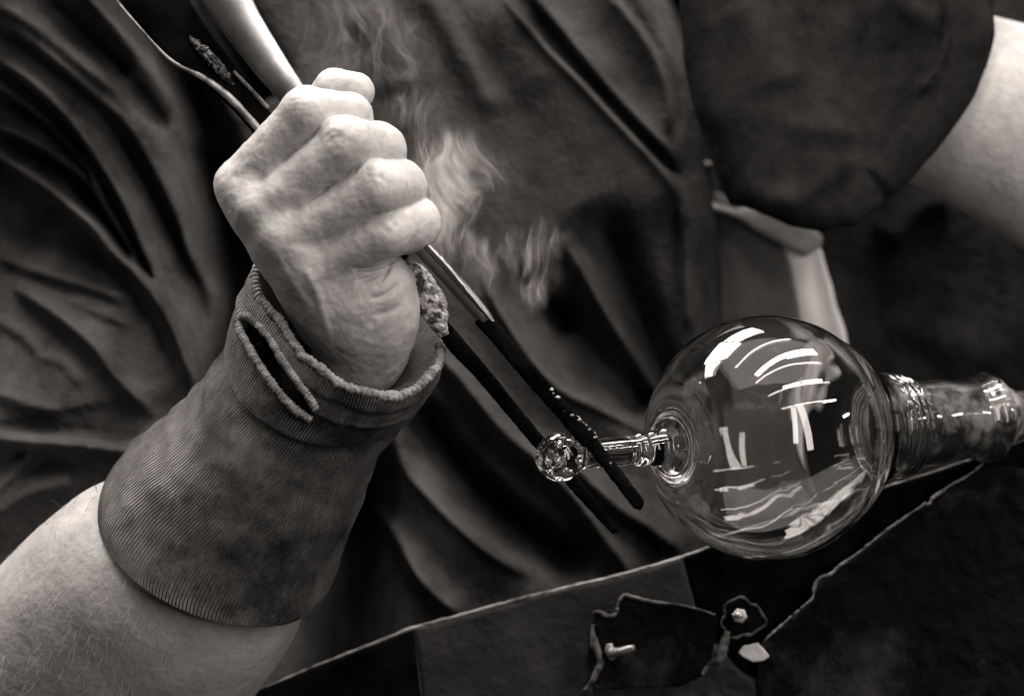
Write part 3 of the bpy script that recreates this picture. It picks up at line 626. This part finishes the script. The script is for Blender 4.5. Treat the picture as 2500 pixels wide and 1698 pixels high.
# crumpled glossy wrap with glints
wrap = bar([(462, 92, 52), (500, 128, 75), (540, 172, 98), (572, 208, 112)], [4, 12, 13, 4], [6, 11, 11, 5], 110, 40, 2.2, 5, 5, 8)
obj('grip_wrap', *wrap, 'glossblack', tongs)
obj('blade', *bar([(1014, 596, 316), (1060, 640, 322), (1130, 716, 330), (1180, 772, 334), (1206, 800, 336)], [23, 24, 22, 19, 10], [14, 14, 14, 13, 10], 120, 24, 2.6, .4, 20), 'steel', tongs)['label'] = 'polished upper blade with dark jagged tip'
bl = obj('blade_tip', *bar([(1172, 776, 330), (1210, 815, 336), (1300, 920, 345), (1378, 1008, 352), (1432, 1068, 356), (1452, 1090, 356), (1510, 1165, 360), (1556, 1226, 362), (1562, 1234, 362)], [17, 19, 19, 19, 21, 16, 15, 15, 7], [15, 16, 16, 16, 18, 14, 13, 12, 6], 500, 30, 3.2, 1.7, 6, 3), 'oxide', tongs)
obj('blade', *bar([(975, 612, 250), (1000, 655, 254), (1034, 716, 258), (1060, 768, 262), (1086, 820, 264)], [17, 24, 29, 26, 12], [13, 14, 15, 14, 9], 160, 28, 2.4, 1.6, 14, 5), 'crust', tongs)['label'] = 'pitted lower blade with scale'
obj('blade_tip', *bar([(1066, 778, 254), (1110, 836, 248), (1180, 915, 232), (1300, 1060, 200), (1400, 1178, 180), (1492, 1284, 170), (1498, 1291, 170)], [15, 21, 18, 16, 15, 10, 5], [14, 15, 14, 13, 12, 9, 5], 500, 30, 3.2, 1.6, 6, 6), 'oxide', tongs)
obj('bright_edge', *tube([(1043, 600, 334), (1090, 650, 340), (1150, 722, 346), (1200, 782, 350)], [8, 8, 7, 3], 60, 10, .8, 10), 'steel', tongs)
# crust grains on the blades
gr = []
for _ in range(70):
    t = rng.uniform(0, 1); a, b = ((1390+50*t, 1020+55*t)) if rng.random() < .7 else (1300+240*t, 920+290*t)
    s = rng.uniform(3, 7); c_ = U(a+rng.normal(0, 3)+14*.75, b+rng.normal(0, 3)-14*.6, 362+rng.normal(0, 4))
    ico = np.array([[1, 0, 0], [-1, 0, 0], [0, 1, 0], [0, -1, 0], [0, 0, 1], [0, 0, -1]], float)*s*rng.uniform(.6, 1.2, (6, 1))+c_
    gr.append((ico, [[0, 2, 4], [2, 1, 4], [1, 3, 4], [3, 0, 4], [2, 0, 5], [1, 2, 5], [3, 1, 5], [0, 3, 5]]))
setp(obj('scale_crust', *merge(gr), 'crust', tongs, smooth=False), kind='stuff')
# ------------------------------------------------------------------ glass
KN = U(1370, 1114, 300); BC = U(1872, 1068, 0); AX = BC-KN; LA = np.linalg.norm(AX); AX /= LA
def lathe(prof, n=None, m=160, sm=True, wob=0):
    p = np.array(prof, float); p = spl(p, n) if sm else p; p[:, 1] = np.maximum(p[:, 1], 0)
    ux = np.cross(AX, [0, 0, 1]); ux /= np.linalg.norm(ux); uy = np.cross(ux, AX); th = np.arange(m)/m*2*math.pi
    V = BC+p[:, 0, None, None]*AX+p[:, 1, None, None]*(np.cos(th)[None, :, None]*ux+np.sin(th)[None, :, None]*uy)
    V = V.reshape(-1, 3)
    if wob: V = V+(V-BC)/300*(wob*vnoise(V, 130, 51))[:, None]
    F = grid_faces(len(p), m).tolist()
    return V, F
print('axis length', LA, AX)
gl = setp(empty('glass_bulb', BC), 'clear blown glass bulb with a knobbed stem, on the end of the blowpipe', 'glass bulb')
K = -LA
def arc(c, r, a0, a1, n): return [(c+r*math.cos(math.radians(a)), r*math.sin(math.radians(a))) for a in np.linspace(a0, a1, n)]
# outer skin: knob, stem, collar bead, sphere, pear shoulder, neck, thick wound collar, moile round the pipe, rolled ring; then the inner skin back again
outer = [(K-56, .01), (K-55, 8), (K-60, 15), (K-60, 20), (K-54, 27), (K-47, 37), (K-28, 53), (K-4, 59), (K+20, 54), (K+38, 42), (K+52, 35), (K+70, 33), (K+110, 34), (K+160, 35), (K+200, 35), (K+214, 40), (K+226, 41), (K+236, 38), (K+252, 42), (K+264, 43), (-310, 46), (-299, 62)]
outer += [(300*math.cos(math.radians(a)), 300*math.sin(math.radians(a))) for a in (162, 154, 145, 135, 120, 105, 90, 78, 66, 55)]
outer += [(208, 224), (250, 190), (290, 160), (322, 141), (345, 132), (354, 135), (362, 126), (371, 134), (381, 124), (391, 131), (401, 121), (411, 126), (420, 119), (440, 114), (500, 112), (560, 105), (600, 100), (622, 99), (640, 106), (660, 113), (680, 112), (694, 103), (700, 94), (698, 89)]
inner = [(690, 88), (600, 91), (520, 99), (440, 101), (405, 101), (392, 101), (380, 106), (350, 116), (310, 142), (270, 170), (225, 208), (190, 230)]
inner += [(291*math.cos(math.radians(a)), 293*math.sin(math.radians(a))) for a in (56, 66, 78, 90, 105, 120, 135, 147)]
inner += [(-262, 118), (-268, 92), (-262, 78), (-248, 70), (-240, 54), (-236, 30), (-235, .01)]
gv, gf = lathe(outer+inner, 620, 192, wob=1.5)
obj('bulb', gv, gf, 'glass', gl)
# bubbles added in the knob, stem and bulb base so that the glass sparkles
def ball(c, r, seg=16):
    V = [];
    for i in range(seg//2+1):
        a = math.pi*i/(seg//2)
        for j in range(seg): b = 2*math.pi*j/seg; V.append(c+r*np.array([math.sin(a)*math.cos(b), math.sin(a)*math.sin(b), math.cos(a)]))
    return np.array(V), grid_faces(seg//2+1, seg).tolist()
bub = []
for i_ in range(40):
    q_ = rng.normal(0, 1, 3); q_ /= np.linalg.norm(q_); c_ = BC+AX*(K-2)+q_*rng.uniform(8, 44)
    v_, f_ = ball(c_, rng.uniform(1.6, 5.2), 12); bub.append((v_, f_))
for i_ in range(14):
    a_ = rng.uniform(0, 6.28); ux_ = np.cross(AX, [0, 0, 1]); ux_ /= np.linalg.norm(ux_); uy_ = np.cross(ux_, AX)
    c_ = BC+AX*rng.uniform(K+70, -250)+(math.cos(a_)*ux_+math.sin(a_)*uy_)*rng.uniform(4, 26); v_, f_ = ball(c_, rng.uniform(1.2, 3.4), 10); bub.append((v_, f_))
v_, f_ = merge(bub); ref = np.array(v_)
def inward(v_, f_):
    a, b, c = ref[f_[40][0]], ref[f_[40][1]], ref[f_[40][2]]; ctr = ref[:84].mean(0)
    return [q[::-1] for q in f_] if np.dot(np.cross(b-a, c-a), a-ctr) > 0 else f_
setp(obj('sparkle_bubble', v_, inward(v_, f_), 'glass', gl, orient=False), kind='stuff')
# ------------------------------------------------------------------ blowpipe
bpipe = setp(empty('blowpipe', BC+AX*500), 'mottled iron blowpipe running off to the right, holding the glass bulb', 'blowpipe')
pv, pf = lathe([(372, 40), (372, 66), (374, 84), (382, 93), (400, 97), (440, 98), (500, 97), (560, 92), (620, 86), (690, 84), (716, 83)], 60, 96)
obj('pipe_head', pv, pf, 'rust', bpipe)
pv, pf = lathe([(372, 41), (376, 34), (420, 30), (520, 30)], 30, 64); obj('bore', pv, pf, 'oxide', bpipe)
pv, pf = lathe([(712, 82), (722, 80), (740, 72), (755, 64), (790, 60), (1500, 60), (3200, 60)], 60, 64); obj('shaft', pv, pf, 'rust', bpipe)
# ------------------------------------------------------------------ bench rail and plates
rail = setp(empty('bench_rail', U(1500, 1500, -420)), 'dark steel rail plate of the bench with a pale bead standing for its lit top edge', 'rail')
top = [(560, 1712), (620, 1688), (800, 1614), (950, 1556), (1010, 1533), (1150, 1495), (1300, 1455), (1480, 1412), (1640, 1368), (1760, 1325), (1900, 1275), (2060, 1222), (2150, 1192), (2240, 1166), (2330, 1135), (2420, 1105), (2560, 1052)]
tp = np.array(top, float)
tq = [tuple(q) for q in tp]
for pl_, mt_ in ((tq[:5]+[(1050, 1900), (560, 1900)], 'oxide'), ([(1012, 1532)]+tq[5:9]+[(1664, 1360), (1694, 1480), (1720, 1900), (1053, 1900)], 'plate'), ([(1667, 1359)]+tq[9:]+[(2650, 1900), (1723, 1900), (1697, 1480)], 'oxide')):
    v, f = solid(pl_, -420, 14, 4, 8, folds=lambda p: 1.2*vnoise(p, 60, 61)); obj('plate', v, f, mt_, rail)
obj('lit_top_edge', *tube([(a, b-1+.5*math.sin(a*.03), -412) for a, b in spl(tp, 60)], [2, 3, 4.5, 5, 4.5, 4.5, 4, 4, 3.5, 3.5], 500, 10, 1.4, 16, 62), 'edge', rail)  # pale bead added for the light along the plate's top
apt = setp(empty('scorched_plate', U(2200, 1500, -330)), 'black scorched plate with a ragged pale edge under the blowpipe', 'plate')
e3 = [(1862, 1568), (1885, 1545), (1960, 1480), (1985, 1458), (1990, 1432), (2002, 1412), (2030, 1400), (2045, 1384), (2062, 1372), (2100, 1345), (2170, 1290), (2245, 1238), (2256, 1228), (2268, 1230), (2278, 1214), (2320, 1185), (2360, 1162), (2400, 1132)]
v, f = solid(e3+[(2470, 1140), (2640, 1170), (2640, 1900), (1860, 1900), (1850, 1650)], -370, 22, 8, 8, folds=lambda p: 4*vnoise(p, 70, 63)+3*vnoise(p, 22, 64)+6*np.clip(vnoise(p, 150, 66), 0, 1)); obj('sheet', v, f, 'platedark', apt)
obj('ragged_edge', *tube([(a, b, -352) for a, b in e3], [1, 2, 3, 5, 6, 3, 2.5, 3, 3, 3, 4, 3, 2.5], 420, 10, 2, 8, 65), 'edge', apt)
# front block of the bench that the bracket is bolted to
base = setp(empty('bench_block', U(1750, 1650, -330)), 'sooty steel block at the bottom edge carrying the hinge bracket', 'block')
v, f = solid([(1440, 1620), (1490, 1580), (1745, 1570), (1800, 1630), (1850, 1665), (1880, 1900), (1430, 1900)], -390, 26, 12, 7, folds=lambda p: 5*vnoise(p, 60, 67)+3*vnoise(p, 18, 68)); obj('slab', v, f, 'plate', base)
brk = setp(empty('hinge_bracket', U(1650, 1540, -290)), 'dark hinge bracket with ragged rim and two bolts in front of the rail', 'bracket')
Z6 = lambda l: [(900+a/1.4525, 1200+b/1.4525) for a, b in l]
bpoly = Z6([(800, 425), (850, 440), (880, 430), (884, 395), (905, 368), (940, 372), (1010, 386), (1110, 398), (1180, 415), (1230, 432), (1236, 470), (1222, 560), (1200, 640), (1100, 690), (800, 700), (772, 640), (780, 500), (790, 450)])
v, f = solid(bpoly, -290, 16, 6, 4.5, folds=lambda p: 2*vnoise(p, 30, 69)+1.5*vnoise(p, 11, 70)); obj('leaf_plate', v, f, 'platedark', brk)
obj('rim', *tube([(a, b, -274) for a, b in Z6([(795, 430), (815, 424), (850, 440), (878, 432), (884, 398), (905, 368), (940, 374), (1010, 390), (1110, 402), (1180, 420), (1228, 436)])], [4, 6, 4, 4, 6, 4, 3, 3], 200, 10, 2, 8, 71), 'bolt', brk).data.materials[0] = mat('dull_rim', .01, .12, 120, .7, .2, .8, 200, .001, .3)
obj('rim', *tube([(a, b, -272) for a, b in Z6([(795, 470), (800, 540), (820, 600), (800, 660), (765, 700)])], [5, 9, 10, 8, 5], 120, 10, 4, 14, 72), 'edge', brk).data.materials[0] = bpy.data.materials['dull_rim']
# bolt: shank, head
obj('bolt', *bar([(1494, 1592, -262), (1512, 1590, -240), (1530, 1585, -224), (1548, 1580, -214)], [13, 11, 10, 8], [12, 11, 10, 8], 40, 16, 2.2, 1.2, 8), 'bolt', brk)
obj('bolt_head', *bar([(1487, 1570, -268), (1490, 1590, -266), (1496, 1608, -268)], [9, 13, 8], [9, 11, 8], 30, 16, 2.4, 1.5, 9), 'bolt', brk)
wsh = []
for i in range(41):
    a = 2*math.pi*i/40; r = 46+5*math.sin(3*a+1)+3*math.sin(7*a); wsh.append((1812+r*math.cos(a)*1.1, 1508+r*math.sin(a), -280))
v, f = solid([(a, b) for a, b, _ in wsh[:-1]], -292, 10, 5, 4.5, folds=lambda p: 1.5*vnoise(p, 14, 73)); obj('washer', v, f, 'platedark', brk)
obj('washer_rim', *tube(wsh, 3.2, 160, 10, 2.5, 9, 74), bpy.data.materials['dull_rim'], brk)
nut = [(1806+19*math.cos(math.radians(a)), 1502+19*math.sin(math.radians(a))) for a in range(10, 370, 60)]
v, f = solid(nut, -270, 14, 5, 3); obj('nut', v, f, 'bolt', brk)
obj('bolt', *tube([(1806, 1502, -262), (1804, 1500, -236)], [9, 8], 12, 14), 'bolt', brk)
obj('torn_tab', *bar([(1774, 1540, -276), (1768, 1575, -268), (1755, 1612, -262), (1732, 1622, -262), (1716, 1645, -266)], [8, 13, 10, 6, 4], [5, 6, 6, 5, 4], 80, 14, 2.4, 3, 12, 8), bpy.data.materials['dull_rim'], brk)
v, f = solid([(1802, 1592), (1812, 1576), (1850, 1568), (1866, 1584), (1880, 1600), (1862, 1612), (1838, 1614), (1820, 1606)], -285, 6, 3, 2.4, folds=lambda p: 1*vnoise(p, 10, 75))
setp(obj('pale_chip', v, f, 'chip'), 'small pale chip of material lying beside the round washer', 'chip')
# ------------------------------------------------------------------ smoke
def smoke():
    lo = U(640, 800, 130)*[1, 0, 1]; hi = U(1440, -60, 130)*[1, 0, 1]
    y0, y1 = -190, 40
    V = np.array([[lo[0], y0, lo[2]], [hi[0], y0, lo[2]], [hi[0], y1, lo[2]], [lo[0], y1, lo[2]], [lo[0], y0, hi[2]], [hi[0], y0, hi[2]], [hi[0], y1, hi[2]], [lo[0], y1, hi[2]]])
    Fc = [[0, 3, 2, 1], [4, 5, 6, 7], [0, 1, 5, 4], [1, 2, 6, 5], [2, 3, 7, 6], [3, 0, 4, 7]]
    m = bpy.data.materials.new('smoke'); m.use_nodes = True; nt = m.node_tree; nt.nodes.clear()
    out = nn(nt, 'ShaderNodeOutputMaterial'); pv = nn(nt, 'ShaderNodeVolumePrincipled'); pv.inputs['Color'].default_value = (1, .97, .95, 1); pv.inputs['Anisotropy'].default_value = .2
    nt.links.new(pv.outputs[0], out.inputs['Volume'])
    geo = nn(nt, 'ShaderNodeNewGeometry')
    def math_(op, a, b=None, c=None, clamp=False):
        n = nn(nt, 'ShaderNodeMath', operation=op); n.use_clamp = clamp
        for i, q in enumerate((a, b, c)):
            if q is None: continue
            if isinstance(q, (int, float)): n.inputs[i].default_value = q
            else: nt.links.new(q, n.inputs[i])
        return n.outputs[0]
    # warped, upright wisps
    wn = nn(nt, 'ShaderNodeTexNoise'); wn.inputs['Scale'].default_value = 22; wn.inputs['Detail'].default_value = 2; nt.links.new(geo.outputs['Position'], wn.inputs['Vector'])
    sc = nn(nt, 'ShaderNodeVectorMath', operation='SCALE'); sc.inputs['Scale'].default_value = .045; nt.links.new(wn.outputs['Color'], sc.inputs[0])
    av = nn(nt, 'ShaderNodeVectorMath', operation='ADD'); nt.links.new(geo.outputs['Position'], av.inputs[0]); nt.links.new(sc.outputs[0], av.inputs[1])
    mp = nn(nt, 'ShaderNodeMapping'); mp.inputs['Scale'].default_value = (1, .5, .22); mp.inputs['Rotation'].default_value = (0, math.radians(-14), 0); nt.links.new(av.outputs[0], mp.inputs[0])
    n1 = nn(nt, 'ShaderNodeTexNoise'); n1.inputs['Scale'].default_value = 120; n1.inputs['Detail'].default_value = 2.5; nt.links.new(mp.outputs[0], n1.inputs['Vector'])
    rd = math_('SUBTRACT', 1, math_('MULTIPLY', math_('ABSOLUTE', math_('SUBTRACT', n1.outputs[0], .5)), 13), clamp=True)
    wisp = math_('POWER', rd, 2.8)
    n2 = nn(nt, 'ShaderNodeTexNoise'); n2.inputs['Scale'].default_value = 26; n2.inputs['Detail'].default_value = 2; nt.links.new(geo.outputs['Position'], n2.inputs['Vector'])
    patch = math_('MULTIPLY', math_('SUBTRACT', n2.outputs[0], .42, clamp=True), 5, clamp=True)
    mask = None
    for (a, b, d, r, am) in [(1130, 520, 60, 200, .68), (1240, 600, 60, 150, 1.1), (1080, 410, 60, 130, .9), (1280, 680, 60, 100, .9), (1010, 300, 60, 120, .3), (860, 90, 60, 190, .1), (960, 130, 60, 150, .09)]:
        vd = nn(nt, 'ShaderNodeVectorMath', operation='DISTANCE'); nt.links.new(geo.outputs['Position'], vd.inputs[0]); vd.inputs[1].default_value = W(a, b, d)
        q = nn(nt, 'ShaderNodeMapRange'); q.interpolation_type = 'SMOOTHSTEP'; q.inputs[1].default_value = r*S; q.inputs[2].default_value = r*S*.2; q.inputs[3].default_value = 0; q.inputs[4].default_value = am
        nt.links.new(vd.outputs['Value'], q.inputs[0]); mask = q.outputs[0] if mask is None else math_('MAXIMUM', mask, q.outputs[0])
    dens = math_('MULTIPLY', mask, math_('MULTIPLY_ADD', math_('MULTIPLY', wisp, patch), 105, math_('MULTIPLY', patch, 1.2)))
    nt.links.new(dens, pv.inputs['Density'])
    o = obj('smoke', V, Fc, m, smooth=False); setp(o, 'thin wisps of pale smoke rising beside the fist and tongs', 'smoke', kind='stuff')
smoke()
